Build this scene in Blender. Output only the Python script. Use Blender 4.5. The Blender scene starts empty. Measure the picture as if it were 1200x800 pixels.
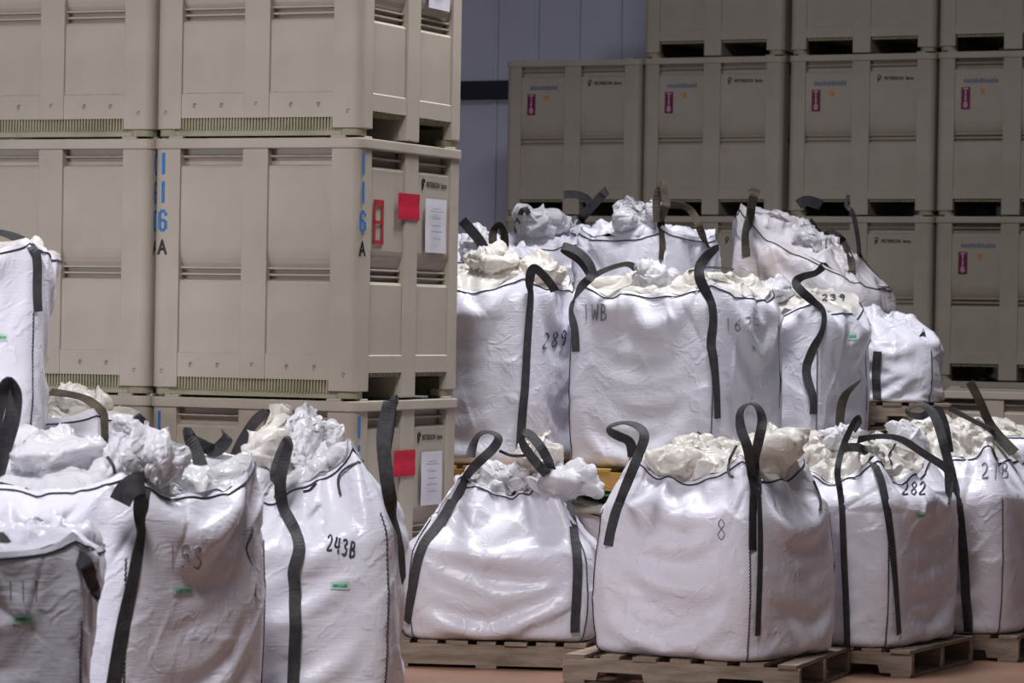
import bpy, bmesh, math, random, time
import numpy as np
from mathutils import Vector, Matrix, noise
from mathutils.bvhtree import BVHTree

T0 = time.time()
scene = bpy.context.scene
col = scene.collection

# ------------------------------------------------------------------ camera
F, YH, ROLL, EYE = 4000.0, 378.0, 0.017, 1.65      # focal length in pixels of a 1200 px wide frame
CR, SR = math.cos(ROLL), math.sin(ROLL)
cam_d = bpy.data.cameras.new('camera')
cam_d.sensor_width = 36.0
cam_d.lens = F / 1200 * 36
cam_d.clip_end = 200
cam_d.dof.use_dof = True
cam_d.dof.focus_distance = 16.3
cam_d.dof.aperture_fstop = 6.3
cam = bpy.data.objects.new('camera', cam_d)
col.objects.link(cam)
pitch = math.atan((400 - YH) / F)
cam.matrix_world = Matrix.Translation((0, 0, EYE)) @ Matrix.Rotation(math.pi / 2 - pitch, 4, 'X') @ Matrix.Rotation(ROLL, 4, 'Z')
scene.camera = cam

# ------------------------------------------------------------------ world and lamps
world = bpy.data.worlds.new('warehouse_air')
scene.world = world
world.use_nodes = True
world.node_tree.nodes['Background'].inputs[0].default_value = (0.80, 0.82, 1.0, 1)
world.node_tree.nodes['Background'].inputs[1].default_value = 0.075

def area(name, loc, target, size, power, color, size_y=None, spread=180):
    l = bpy.data.lights.new(name, 'AREA')
    l.energy = power; l.color = color; l.size = size
    l.spread = math.radians(spread)
    if size_y: l.shape = 'RECTANGLE'; l.size_y = size_y
    o = bpy.data.objects.new(name, l); col.objects.link(o)
    o.location = loc
    d = Vector(target) - Vector(loc)
    o.rotation_euler = d.to_track_quat('-Z', 'Y').to_euler()
    return o
area('ceiling_lamp', (-1.8, 8.8, 7.0), (-2.3, 14.2, 0.8), 1.6, 112, (0.975, 0.955, 0.99), 1.6, 80)
area('ceiling_lamp', (0.9, 17.2, 7.6), (0.9, 17.3, 0.5), 1.6, 430, (0.95, 0.955, 1.0), 1.6, 165)
area('dock_door_daylight', (-8.5, 10.0, 1.3), (0.5, 16.0, 0.8), 3.4, 270, (0.88, 0.89, 1.0), 2.2)
scene.view_settings.view_transform = 'Standard'
scene.view_settings.look = 'None'
scene.view_settings.gamma = 1
scene.view_settings.exposure = 0.07

# ------------------------------------------------------------------ helpers
def at(px, py, d):
    dx, dy = px - 600, py - YH
    u, v = dx * CR + dy * SR, dx * SR - dy * CR
    return Vector((u * d / F, d, EYE + v * d / F))

def ray(px, py):
    return (at(px, py, 1.0) - Vector((0, 0, EYE))).normalized()

def link(o, parent=None):
    col.objects.link(o)
    if parent is not None: o.parent = parent
    return o

def tag(o, label=None, cat=None, group=None, kind=None):
    if label: o['label'] = label
    if cat: o['category'] = cat
    if group: o['group'] = group
    if kind: o['kind'] = kind
    return o

def empty(name, loc, rz=0):
    o = bpy.data.objects.new(name, None)
    o.empty_display_size = 0.1
    o.location = loc; o.rotation_euler = (0, 0, rz)
    return link(o)

def mesh(name, verts, faces, mat=None, smooth=False):
    m = bpy.data.meshes.new(name)
    m.from_pydata([tuple(map(float, v)) for v in verts], [], faces)
    if mat: m.materials.append(mat)
    if smooth: m.polygons.foreach_set('use_smooth', [True] * len(m.polygons))
    m.update()
    return m

def obj(name, me, parent=None, loc=(0, 0, 0), rz=0):
    o = bpy.data.objects.new(name, me)
    o.location = loc; o.rotation_euler = (0, 0, rz)
    return link(o, parent)

class MB:
    """collects solids into one mesh"""
    def __init__(s): s.v = []; s.f = []
    def box(s, x0, x1, y0, y1, z0, z1):
        n = len(s.v)
        s.v += [(x0, y0, z0), (x1, y0, z0), (x1, y1, z0), (x0, y1, z0), (x0, y0, z1), (x1, y0, z1), (x1, y1, z1), (x0, y1, z1)]
        s.f += [tuple(n + i for i in q) for q in ((0, 3, 2, 1), (4, 5, 6, 7), (0, 1, 5, 4), (1, 2, 6, 5), (2, 3, 7, 6), (3, 0, 4, 7))]
    def prism(s, poly, z0, z1):
        n, k = len(s.v), len(poly)
        s.v += [(x, y, z0) for x, y in poly] + [(x, y, z1) for x, y in poly]
        s.f.append(tuple(n + i for i in reversed(range(k)))); s.f.append(tuple(n + k + i for i in range(k)))
        s.f += [(n + i, n + (i + 1) % k, n + k + (i + 1) % k, n + k + i) for i in range(k)]
    def ring(s, outer, inner, z0, z1):
        n, k = len(s.v), len(outer)
        for z in (z0, z1):
            s.v += [(x, y, z) for x, y in outer] + [(x, y, z) for x, y in inner]
        for i in range(k):
            j = (i + 1) % k
            s.f += [(n + i, n + j, n + 2 * k + j, n + 2 * k + i), (n + k + j, n + k + i, n + 3 * k + i, n + 3 * k + j),
                    (n + 2 * k + i, n + 2 * k + j, n + 3 * k + j, n + 3 * k + i), (n + j, n + i, n + k + i, n + k + j)]
    def tube(s, pts, r, k=6):
        n = len(s.v); m = len(pts)
        for i, p in enumerate(pts):
            d = (Vector(pts[min(i + 1, m - 1)]) - Vector(pts[max(i - 1, 0)])).normalized()
            a = d.cross(Vector((0.13, 0.21, 0.97)));
            if a.length < 1e-4: a = d.cross(Vector((1, 0, 0)))
            a.normalize(); b = d.cross(a)
            for j in range(k):
                t = 2 * math.pi * j / k
                s.v.append(tuple(Vector(p) + (a * math.cos(t) + b * math.sin(t)) * r))
        for i in range(m - 1):
            for j in range(k):
                s.f.append((n + i * k + j, n + i * k + (j + 1) % k, n + (i + 1) * k + (j + 1) % k, n + (i + 1) * k + j))
        s.f.append(tuple(n + j for j in reversed(range(k)))); s.f.append(tuple(n + (m - 1) * k + j for j in range(k)))
    def mesh(s, name, mat, bevel=0, smooth=False, segs=2):
        me = mesh(name, s.v, s.f, mat, smooth)
        if bevel:
            bm = bmesh.new(); bm.from_mesh(me)
            bmesh.ops.bevel(bm, geom=[e for e in bm.edges if e.calc_face_angle(0) > 0.6], offset=bevel, segments=segs, affect='EDGES', profile=0.6)
            bm.to_mesh(me); bm.free()
        return me

# ------------------------------------------------------------------ materials
def new_mat(name, color, rough=0.5, spec=0.5):
    m = bpy.data.materials.new(name); m.use_nodes = True
    b = m.node_tree.nodes['Principled BSDF']
    b.inputs['Base Color'].default_value = (*color, 1)
    b.inputs['Roughness'].default_value = rough
    b.inputs['Specular IOR Level'].default_value = spec
    return m

def N(m, kind, **kw):
    n = m.node_tree.nodes.new(kind)
    for k, v in kw.items():
        if k.startswith('i_'): n.inputs[k[2:].replace('_', ' ')].default_value = v
        else: setattr(n, k, v)
    return n

def L(m, a, b): m.node_tree.links.new(a, b)

def mottled(name, c1, c2, scale, rough=0.6, spec=0.4, bump=0.0, bump_scale=60, coord='Object', detail=6, lo=.35, hi=.65, stretch=(1, 1, 1)):
    m = new_mat(name, c1, rough, spec)
    b = m.node_tree.nodes['Principled BSDF']
    tc = N(m, 'ShaderNodeTexCoord'); mp = N(m, 'ShaderNodeMapping'); mp.inputs['Scale'].default_value = stretch
    L(m, tc.outputs[coord], mp.inputs[0])
    nz = N(m, 'ShaderNodeTexNoise', i_Scale=scale, i_Detail=detail)
    L(m, mp.outputs[0], nz.inputs['Vector'])
    r = N(m, 'ShaderNodeValToRGB')
    r.color_ramp.elements[0].position = lo; r.color_ramp.elements[1].position = hi
    r.color_ramp.elements[0].color = (*c1, 1); r.color_ramp.elements[1].color = (*c2, 1)
    L(m, nz.outputs['Fac'], r.inputs[0]); L(m, r.outputs[0], b.inputs['Base Color'])
    if bump:
        n2 = N(m, 'ShaderNodeTexNoise', i_Scale=bump_scale, i_Detail=4.0)
        L(m, mp.outputs[0], n2.inputs['Vector'])
        bp = N(m, 'ShaderNodeBump', i_Strength=bump, i_Distance=0.01)
        L(m, n2.outputs['Fac'], bp.inputs['Height']); L(m, bp.outputs[0], b.inputs['Normal'])
    return m

def fabric(name, white, stain, stain_lo, stain_hi, rough, crease, weave=0.15, trans=0.0, crease_scale=7.0):
    """woven polypropylene: crease network, weave relief, stains with their own shape"""
    m = new_mat(name, white, rough, 0.5)
    b = m.node_tree.nodes['Principled BSDF']
    tc = N(m, 'ShaderNodeTexCoord')
    nz = N(m, 'ShaderNodeTexNoise', i_Scale=2.3, i_Detail=7.0, i_Roughness=0.65)
    L(m, tc.outputs['Object'], nz.inputs['Vector'])
    r = N(m, 'ShaderNodeValToRGB')
    r.color_ramp.elements[0].position = stain_lo; r.color_ramp.elements[1].position = stain_hi
    r.color_ramp.elements[0].color = (*white, 1); r.color_ramp.elements[1].color = (*stain, 1)
    L(m, nz.outputs['Fac'], r.inputs[0]); L(m, r.outputs[0], b.inputs['Base Color'])
    # creases: distorted cell edges at two sizes
    n1 = N(m, 'ShaderNodeTexNoise', i_Scale=4.0, i_Detail=3.0)
    L(m, tc.outputs['Object'], n1.inputs['Vector'])
    mx = N(m, 'ShaderNodeVectorMath', operation='MULTIPLY_ADD')
    mx.inputs[1].default_value = (0.35, 0.35, 0.35)
    L(m, n1.outputs['Color'], mx.inputs[0]); L(m, tc.outputs['Object'], mx.inputs[2])
    rn = N(m, 'ShaderNodeTexNoise', i_Scale=crease_scale * .6, i_Detail=2.5, i_Roughness=.55, i_Distortion=.5)
    rn.noise_type = 'RIDGED_MULTIFRACTAL'
    L(m, mx.outputs[0], rn.inputs['Vector'])
    rn2 = N(m, 'ShaderNodeTexNoise', i_Scale=crease_scale * 1.9, i_Detail=1.5, i_Roughness=.5, i_Distortion=.8)
    rn2.noise_type = 'RIDGED_MULTIFRACTAL'
    L(m, mx.outputs[0], rn2.inputs['Vector'])
    bq = N(m, 'ShaderNodeBump', i_Strength=crease, i_Distance=0.010)
    L(m, rn2.outputs['Fac'], bq.inputs['Height'])
    bp = N(m, 'ShaderNodeBump', i_Strength=crease, i_Distance=0.022)
    L(m, rn.outputs['Fac'], bp.inputs['Height']); L(m, bq.outputs[0], bp.inputs['Normal'])
    mp = N(m, 'ShaderNodeMapping'); mp.inputs['Scale'].default_value = (6, 6, 70)
    L(m, tc.outputs['Object'], mp.inputs[0])
    n3 = N(m, 'ShaderNodeTexNoise', i_Scale=2.2, i_Detail=3.0)
    L(m, mp.outputs[0], n3.inputs['Vector'])
    bp2 = N(m, 'ShaderNodeBump', i_Strength=weave, i_Distance=0.01)
    L(m, n3.outputs['Fac'], bp2.inputs['Height']); L(m, bp.outputs[0], bp2.inputs['Normal'])
    L(m, bp2.outputs[0], b.inputs['Normal'])
    if trans:
        out = m.node_tree.nodes['Material Output']
        tr = N(m, 'ShaderNodeBsdfTranslucent'); tr.inputs[0].default_value = (*white, 1)
        ms = N(m, 'ShaderNodeMixShader'); ms.inputs[0].default_value = trans
        L(m, b.outputs[0], ms.inputs[1]); L(m, tr.outputs[0], ms.inputs[2]); L(m, ms.outputs[0], out.inputs[0])
    return m

M = {}
M['bin'] = mottled('tan_plastic', (0.47, 0.415, 0.345), (0.405, 0.355, 0.29), 3.0, 0.55, 0.35, 0.06, 120)
M['bin_dark'] = mottled('tan_plastic_olive', (0.40, 0.37, 0.26), (0.30, 0.28, 0.18), 6.0, 0.6, 0.3)  # darker, greener tan for the ribbed runners, deck ribs and feet
M['mark_dark'] = new_mat('mould_mark', (0.12, 0.10, 0.08), 0.7)
M['blue_paint'] = mottled('blue_stencil_paint', (0.02, 0.14, 0.42), (0.04, 0.20, 0.50), 40, 0.6)
M['black_paint'] = new_mat('black_marker', (0.012, 0.011, 0.014), 0.6)
M['ink'] = mottled('marker_ink', (0.03, 0.03, 0.05), (0.10, 0.10, 0.13), 60, 0.6)
M['ink_faint'] = mottled('faint_marker_ink', (0.22, 0.21, 0.24), (0.38, 0.36, 0.40), 60, 0.6)
M['red_paper'] = mottled('red_paper', (0.60, 0.008, 0.045), (0.50, 0.006, 0.035), 20, 0.6)
M['red_ticket'] = new_mat('red_ticket', (0.42, 0.02, 0.025), 0.5)
M['purple_sticker'] = new_mat('maroon_sticker', (0.16, 0.008, 0.045), 0.5)
M['pink_print'] = new_mat('pale_pink_print', (0.62, 0.38, 0.50), 0.5)
M['paper'] = mottled('white_paper', (0.72, 0.70, 0.76), (0.66, 0.64, 0.70), 8, 0.6)
M['grey_print'] = new_mat('grey_print', (0.30, 0.30, 0.35), 0.7)
M['blue_faded'] = new_mat('faded_blue_print', (0.17, 0.19, 0.30), 0.7)
M['orange'] = new_mat('orange_paint', (0.62, 0.24, 0.03), 0.6)
M['bag'] = fabric('white_woven_bag', (0.80, 0.79, 0.87), (0.68, 0.62, 0.61), 0.60, 0.85, 0.31, 0.5)
M['bag_dirty'] = fabric('white_woven_bag_soiled', (0.76, 0.72, 0.75), (0.36, 0.22, 0.13), 0.52, 0.74, 0.4, 0.6)
M['bag_tan'] = fabric('white_woven_bag_dusty', (0.79, 0.77, 0.85), (0.66, 0.585, 0.54), 0.55, 0.85, 0.34, 0.5)
M['liner'] = fabric('cream_plastic_film', (0.86, 0.82, 0.76), (0.64, 0.49, 0.33), 0.56, 0.78, 0.30, 0.8, 0.0, 0.25, 11.0)
M['film'] = fabric('white_plastic_film', (0.84, 0.83, 0.86), (0.74, 0.70, 0.68), 0.6, 0.85, 0.24, 0.8, 0.0, 0.25, 11.0)
M['strap'] = mottled('black_webbing', (0.034, 0.033, 0.037), (0.062, 0.060, 0.064), 30, 0.55, 0.4, 0.4, 300)
M['strap_brown'] = mottled('dusty_black_webbing', (0.05, 0.042, 0.035), (0.11, 0.085, 0.06), 14, 0.6, 0.3, 0.4, 300)
M['cord'] = new_mat('black_thread', (0.025, 0.024, 0.027), 0.7)
M['white_thread'] = new_mat('white_thread', (0.75, 0.74, 0.75), 0.6)
M['green_print'] = mottled('green_print', (0.04, 0.30, 0.13), (0.22, 0.52, 0.34), 45, 0.6)
M['green_faint'] = mottled('pale_green_print', (0.40, 0.62, 0.50), (0.60, 0.74, 0.66), 30, 0.6)
M['wood'] = mottled('weathered_pallet_wood', (0.36, 0.29, 0.23), (0.22, 0.165, 0.12), 5, 0.75, 0.2, 0.4, 40, stretch=(1, 6, 6))
M['wood_yellow'] = mottled('new_yellow_pallet_wood', (0.62, 0.38, 0.12), (0.48, 0.27, 0.075), 5, 0.7, 0.2, 0.3, 40, stretch=(1, 6, 6))
M['green_sheet'] = new_mat('green_sheet', (0.02, 0.17, 0.09), 0.5)
M['floor'] = mottled('brown_sealed_concrete', (0.27, 0.155, 0.105), (0.20, 0.115, 0.075), 1.2, 0.45, 0.4, 0.05, 30)
M['wall'] = mottled('grey_wall_paint', (0.68, 0.69, 0.83), (0.60, 0.61, 0.73), 0.8, 0.6, 0.3)
M['band'] = new_mat('dark_blue_rail', (0.012, 0.013, 0.03), 0.6)

# ------------------------------------------------------------------ setting
mb = MB(); mb.box(-14, 14, 4, 31.0, -0.2, 0.0)
tag(obj('floor', mb.mesh('floor', M['floor'])), kind='structure', label='brown sealed concrete warehouse floor')
WYAW = math.radians(-26)
wall = empty('wall_back', (0, 30.2, 0), WYAW); tag(wall, kind='structure', label='blue grey ribbed warehouse wall behind the bins')
wb = MB(); wb.box(-14, 12, 0, 0.2, 0, 9)
obj('wall_sheet', wb.mesh('wall_sheet', M['wall']), wall)
rb = MB(); rb.box(-0.02, 0.02, -0.025, 0.0, 0, 9)
rib_me = rb.mesh('wall_rib', M['wall'], 0.01)
for i in range(24): obj('wall_rib', rib_me, wall, (-5 + i * 0.4, 0, 0))
mb = MB(); mb.box(-14, 12, -0.12, -0.03, 3.62, 3.785)
tag(obj('trim_1', mb.mesh('trim_1', M['band'], 0.01), None, (0, 30.2, 0), WYAW), kind='structure', label='dark blue rail running along the wall')

# ------------------------------------------------------------------ plastic bulk bins
BW, BD, BH = 1.13, 1.207, 1.27
HX, HY = BW / 2, BD / 2
def rrect(hx, hy, r, n=5):
    p = []
    for cx, cy, a0 in ((hx - r, -hy + r, -90), (hx - r, hy - r, 0), (-hx + r, hy - r, 90), (-hx + r, -hy + r, 180)):
        for i in range(n + 1):
            a = math.radians(a0 + 90 * i / n); p.append((cx + r * math.cos(a), cy + r * math.sin(a)))
    return p

BIN = {}
mb = MB()
mb.ring(rrect(HX + .010, HY + .010, .065), rrect(HX - .045, HY - .045, .03), 1.208, 1.258)
for sx in (-1, 1):
    for sy in (-1, 1):      # interlocking lugs
        mb.box(sx * HX - sx * .16, sx * HX - sx * .085, sy * HY - .012 - sy * .01, sy * HY + .012 - sy * .01, 1.262, 1.275) if False else None
        x0, x1 = sorted((sx * (HX - .16), sx * (HX - .08))); y0, y1 = sorted((sy * (HY - .004), sy * (HY - .04)))
        mb.box(x0, x1, y0, y1, 1.255, 1.2695)
        x0, x1 = sorted((sx * (HX - .004), sx * (HX - .04))); y0, y1 = sorted((sy * (HY - .15), sy * (HY - .075)))
        mb.box(x0, x1, y0, y1, 1.255, 1.2695)
BIN['rim'] = mb.mesh('rim', M['bin'], 0.006)
# corner post: L plan with rounded outer corner
PX, PY = .150, .140
def post_poly():
    r = .055; p = []
    for i in range(7):
        a = math.radians(-90 + 90 * i / 6); p.append((-r + r * math.cos(a), r + r * math.sin(a)))
    return [(-PX, 0)] + p + [(0, PY), (-.05, PY), (-.05, .06), (-PX, .06)]
mb = MB(); mb.prism(post_poly(), .035, 1.21)
BIN['corner_post'] = mb.mesh('corner_post', M['bin'], 0.004)
mb = MB(); mb.prism([(x * -1, y) for x, y in reversed(post_poly())], .035, 1.21)
BIN['corner_post_m'] = mb.mesh('corner_post', M['bin'], 0.004)
mb = MB(); mb.box(-.07, .07, 0, .05, .085, 1.21); BIN['mid_post_f'] = mb.mesh('mid_post', M['bin'], 0.006)
mb = MB(); mb.box(-.0735, .0735, 0, .05, .0, 1.21); BIN['mid_post_s'] = mb.mesh('mid_post', M['bin'], 0.006)

def panel_mesh(w, z_bot):
    prof = [(.055, 1.21), (.055, 1.178), (.026, 1.174), (.022, 1.170), (.026, 1.166), (.055, 1.162), (.055, 1.130), (.020, 1.124), (.013, 1.112)]
    prof += [(.013, .72), (.016, .70), (.022, .675), (.032, .65), (.045, .632), (.024, .628), (.024, .621), (.055, .617), (.055, .600), (.026, .597), (.026, .590), (.055, .586), (.055, .570), (.020, .564), (.013, .552)]
    prof += [(.013, .212), (.006, .206), (.006, z_bot), (.05, z_bot)]
    v = []; f = []
    for x in (-w / 2 - .004, w / 2 + .004):
        v += [(x, y, z) for y, z in prof]
    k = len(prof)
    for i in range(k - 1): f.append((i, i + 1, k + i + 1, k + i))
    me = mesh('side_panel', v, f, M['bin'])
    bm = bmesh.new(); bm.from_mesh(me); bmesh.ops.recalc_face_normals(bm, faces=bm.faces); bm.to_mesh(me); bm.free()
    for p in me.polygons:
        if sum(p.center[1] > .04 for _ in (0,)) : pass
    return me
WF = BW - 2 * PX - .14; WF /= 2
WS = (BD - 2 * PY - .147) / 2
BIN['panel_f'] = panel_mesh(WF, .088); BIN['panel_s'] = panel_mesh(WS, .125)
# inner tub
mb = MB(); mb.ring(rrect(HX - .055, HY - .055, .02), rrect(HX - .065, HY - .065, .02), .13, 1.21)
mb.box(-HX + .05, HX - .05, -HY + .05, HY - .05, .125, .14)
BIN['tub'] = mb.mesh('tub', M['bin'])
# ribbed runner seen below the front and back faces
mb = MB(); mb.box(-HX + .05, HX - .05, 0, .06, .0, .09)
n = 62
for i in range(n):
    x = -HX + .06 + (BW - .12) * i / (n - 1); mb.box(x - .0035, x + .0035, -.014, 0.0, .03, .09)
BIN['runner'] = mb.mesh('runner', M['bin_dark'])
mb = MB(); mb.box(-HX + .05, HX - .05, -.07, .07, 0, .125); BIN['runner_mid'] = mb.mesh('runner', M['bin'])
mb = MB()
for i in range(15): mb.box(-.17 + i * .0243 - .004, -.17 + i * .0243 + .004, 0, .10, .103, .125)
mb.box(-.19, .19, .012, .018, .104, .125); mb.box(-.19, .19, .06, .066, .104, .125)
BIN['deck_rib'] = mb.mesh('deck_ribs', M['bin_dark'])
# ribbed corner foot
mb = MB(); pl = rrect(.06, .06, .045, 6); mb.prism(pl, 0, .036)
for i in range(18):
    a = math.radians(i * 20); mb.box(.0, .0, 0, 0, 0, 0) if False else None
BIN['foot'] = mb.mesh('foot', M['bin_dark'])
# round mould marks along the bottom strip
def marks_mesh(xs, zs, y):
    b = MB()
    for x, z in zip(xs, zs):
        k = 10; n0 = len(b.v)
        for rr in (.009, .006):
            b.v += [(x + rr * math.cos(2 * math.pi * i / k), y, z + rr * 1.2 * math.sin(2 * math.pi * i / k)) for i in range(k)]
        for i in range(k - 2): b.f.append((n0 + i, n0 + i + 1, n0 + k + i + 1, n0 + k + i))
    return b.mesh('mould_marks', M['mark_dark'])
BIN['marks'] = marks_mesh([-.5, -.34, -.19, 0, .19, .34, .5], [.115, .15, .15, .155, .15, .15, .115], 0)

def text_mesh(name, s, size, mat, extrude=0.0, squeeze=1.0):
    cu = bpy.data.curves.new(name, 'FONT'); cu.body = s; cu.size = size; cu.align_x = 'CENTER'; cu.align_y = 'CENTER'; cu.offset = size * .03
    o = bpy.data.objects.new(name, cu)
    col.objects.link(o)
    dg = bpy.context.evaluated_depsgraph_get()
    me = bpy.data.meshes.new_from_object(o.evaluated_get(dg))
    bpy.data.objects.remove(o); bpy.data.curves.remove(cu)
    me.name = name
    me.transform(Matrix.Rotation(math.pi / 2, 4, 'X') @ Matrix.Diagonal((squeeze, 1, 1, 1)))
    me.materials.clear(); me.materials.append(mat)
    return me
TXT = {}
def txt(s, size, mat, squeeze=1.0):
    k = (s, size, mat, squeeze)
    if k not in TXT: TXT[k] = text_mesh('lettering', s, size, M[mat], squeeze=squeeze)
    return TXT[k]

def stencil_digit(s, mat):      # narrow stencil digits with gaps
    b = MB(); w, h, t = .034, .105, .016
    if s == '1': b.box(-t / 2, t / 2, -.001, 0, -h / 2, h / 2)
    else:
        b.box(-w / 2 - t / 2, -w / 2 + t / 2, -.001, 0, -h / 2 + .010, h / 2 - .010)
        b.box(w / 2 - t / 2, w / 2 + t / 2, -.001, 0, -h / 2 + .010, (-.002 if s == '6' else h / 2 - .01))
        for z in ((h / 2 - .006,), (-h / 2 + .006,)): b.box(-w / 2 + .004, w / 2 - .004, -.001, 0, z[0] - .007, z[0] + .007)
        if s == '6':
            b.box(-w / 2 + .010, w / 2 - .004, -.001, 0, -.006, .007)
            b.box(w / 2 - t / 2, w / 2 + t / 2, -.001, 0, h / 2 - .03, h / 2 - .012)
    return b.mesh('lettering', mat)
DIG = {d: stencil_digit(d, M['blue_paint']) for d in '106'}

def make_bin(loc, rz, label, group, front='', side='', farms=True, papers=False, ticket=None, detail=True, marks_side=None):
    t = empty('bulk_bin', loc, rz); tag(t, label, 'bin', group)
    obj('rim', BIN['rim'], t)
    obj('tub', BIN['tub'], t)
    for sx, sy in ((1, -1), (-1, -1), (1, 1), (-1, 1)):
        key = 'corner_post' if sx * sy < 0 else 'corner_post_m'
        # prototype has its outer corner at (0,0), front right
        me = BIN[key]
        o = obj('corner_post', me, t, (sx * HX, sy * HY, 0), 0 if sy < 0 else math.pi)
        if sy < 0 and sx < 0: o.data = BIN['corner_post_m']
        if sy > 0: o.data = BIN['corner_post'] if sx < 0 else BIN['corner_post_m']
        if sy < 0 and sx > 0: o.data = BIN['corner_post']
        obj('foot', BIN['foot'], t, (sx * (HX - .072), sy * (HY - .072), 0))
    for rzz, yy in ((0, -HY), (math.pi, HY)):
        R = Matrix.Rotation(rzz, 3, 'Z')
        def pl(x): return R @ Vector((x, -HY, 0))
        obj('mid_post', BIN['mid_post_f'], t, pl(0), rzz)
        for x in (-.07 - WF / 2, .07 + WF / 2): obj('side_panel', BIN['panel_f'], t, pl(x), rzz)
        obj('runner', BIN['runner'], t, R @ Vector((0, -HY + .022, 0)), rzz)
    for rzz in (math.pi / 2, -math.pi / 2):
        R = Matrix.Rotation(rzz, 3, 'Z')
        def ps(x, y=-HX): return R @ Vector((x, y, 0))
        obj('mid_post', BIN['mid_post_s'], t, ps(0), rzz)
        for x in (-.0735 - WS / 2, .0735 + WS / 2):
            obj('side_panel', BIN['panel_s'], t, ps(x), rzz)
            obj('deck_ribs', BIN['deck_rib'], t, ps(x, -HX + .02), rzz)
    obj('runner', BIN['runner_mid'], t)
    if detail: obj('mould_marks', BIN['marks'], t, (0, -HY - .0015, 0))['kind'] = 'stuff'
    def on_front(me, x, z, off=.003): return obj('lettering', me, t, (x, -HY - off, z))
    def on_side(me, y, z, off=.003, name='lettering'): return obj(name, me, t, (HX + off, y, z), math.pi / 2)
    def column(put, x, s):
        z = 1.135
        for c in s:
            if c == 'A': put(txt('A', .10, 'black_paint', .75), x, z + .005)
            else: put(DIG[c], x, z)
            z -= .14
    def on_round(deg):          # on the rounded upright between front and fork side
        def put(me, x, z):
            a_ = math.radians(deg)
            return obj('lettering', me, t, (HX - .055 + .0585 * math.cos(a_), -HY + .055 + .0585 * math.sin(a_), z), a_ + math.pi / 2)
        return put
    if front: column(on_front, -HX + .058, front)
    if side: column(on_round(-12 if front else 12), 0, side)
    if farms:
        on_side(txt('PETERSON', .036, 'black_paint', .95), .27, 1.065, -.010)
        on_side(txt('farms', .036, 'black_paint', .8), .40, 1.065, -.010)
        b = MB(); pts = []
        for i in range(15):
            a = math.radians(200 - i * 26); pts.append((.013 * math.cos(a), 0, .012 + .014 * math.sin(a)))
        b.tube(pts, .004, 4); b.tube([(-.011, 0, .012), (-.008, 0, -.028)], .004, 4); b.tube([(-.002, 0, -.02), (.006, 0, .0)], .003, 4)
        on_side(b.mesh('emblem', M['black_paint']), .150, 1.067, -.010, 'emblem')
    pz = -.045 if loc[2] > 2 else 0
    if papers:
        v = []; k = 8; rnd = random.Random(int(loc[2] * 10))
        for i in range(k + 1):
            for j in range(k + 1): v.append((-.125 + .25 * i / k, rnd.uniform(-.0008, .0) - .001 * math.sin(j), -.065 + .13 * j / k))
        me = mesh('red_notice', v, [(i * (k + 1) + j, (i + 1) * (k + 1) + j, (i + 1) * (k + 1) + j + 1, i * (k + 1) + j + 1) for i in range(k) for j in range(k)], M['red_paper'])
        s = on_side(me, -.045, .945, .004, 'red_notice')
        s['label'] = 'red square paper notice'
        v = []
        for j in range(k + 1):
            for i in range(3): v.append((-.125 + .125 * i, -.0015 * math.sin(j * .5 + loc[2]) ** 2 - .002, -.135 + .27 * j / k))
        me = mesh('white_notice', v, [(j * 3 + i, j * 3 + i + 1, (j + 1) * 3 + i + 1, (j + 1) * 3 + i) for j in range(k) for i in range(2)], M['paper'])
        s = on_side(me, .28, .86 + pz, .0, 'white_notice'); s['label'] = 'white printed sheet'
        b = MB(); r2 = random.Random(4)
        for z, w in ((.085, .04), (.072, .065), (.035, .03), (.0, .035), (-.03, .05), (-.065, .03)):
            x = -w - .02
            while x < w:
                ww = r2.uniform(.008, .02); b.box(x, min(x + ww, w + .01), -.001, 0, z - .0025, z + .0025); x += ww + .006
        obj('print_lines', b.mesh('print_lines', M['grey_print']), s, (0, -.012, 0))['kind'] = 'stuff'
    if ticket == 'frame':
        b = MB()
        b.box(-.055, .055, -.002, 0, .083, .112); b.box(-.055, .055, -.002, 0, -.105, -.085); b.box(-.055, .055, -.002, 0, -.006, .010)
        b.box(-.055, -.035, -.002, 0, -.105, .105); b.box(.035, .055, -.002, 0, -.105, .105)
        s = on_side(b.mesh('red_ticket', M['red_ticket']), -.365, .855, -.008, 'red_ticket'); s['label'] = 'red framed ticket with two empty windows'
    if ticket == 'maroon':
        b = MB(); b.box(-.036, .036, -.002, 0, -.085, .085)
        s = on_side(b.mesh('maroon_sticker', M['purple_sticker']), -.375, .90, -.010, 'maroon_sticker'); s['label'] = 'narrow maroon sticker with pale letters'
        for c, z in (('T', .052), ('I', .0), ('8', -.052)): obj('lettering', txt(c, .062, 'pink_print', 1.1), s, (0, -.004, z))
        b = MB(); r2 = random.Random(int(loc[0] * 100))
        x = -.13
        while x < .12:
            w = r2.uniform(.012, .026); b.box(x, x + w, -.001, 0, -.016, .016 - r2.choice((0, 0, .006))); x += w + .006
        on_side(b.mesh('faded_print', M['blue_faded']), -.26, 1.035, -.010, 'faded_print')
        b = MB(); k = 14; pts = []
        for i in range(k):
            a = 2 * math.pi * i / k; rr = .034 if i % 2 == 0 else .016; rr *= r2.uniform(.6, 1.2); pts.append((rr * math.cos(a), rr * math.sin(a)))
        b.v = [(x, 0, z) for x, z in pts]; b.f = [tuple(range(k))]
        on_side(b.mesh('orange_star', M['orange']), -.24, .955, -.010, 'orange_star')
    return t

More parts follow.
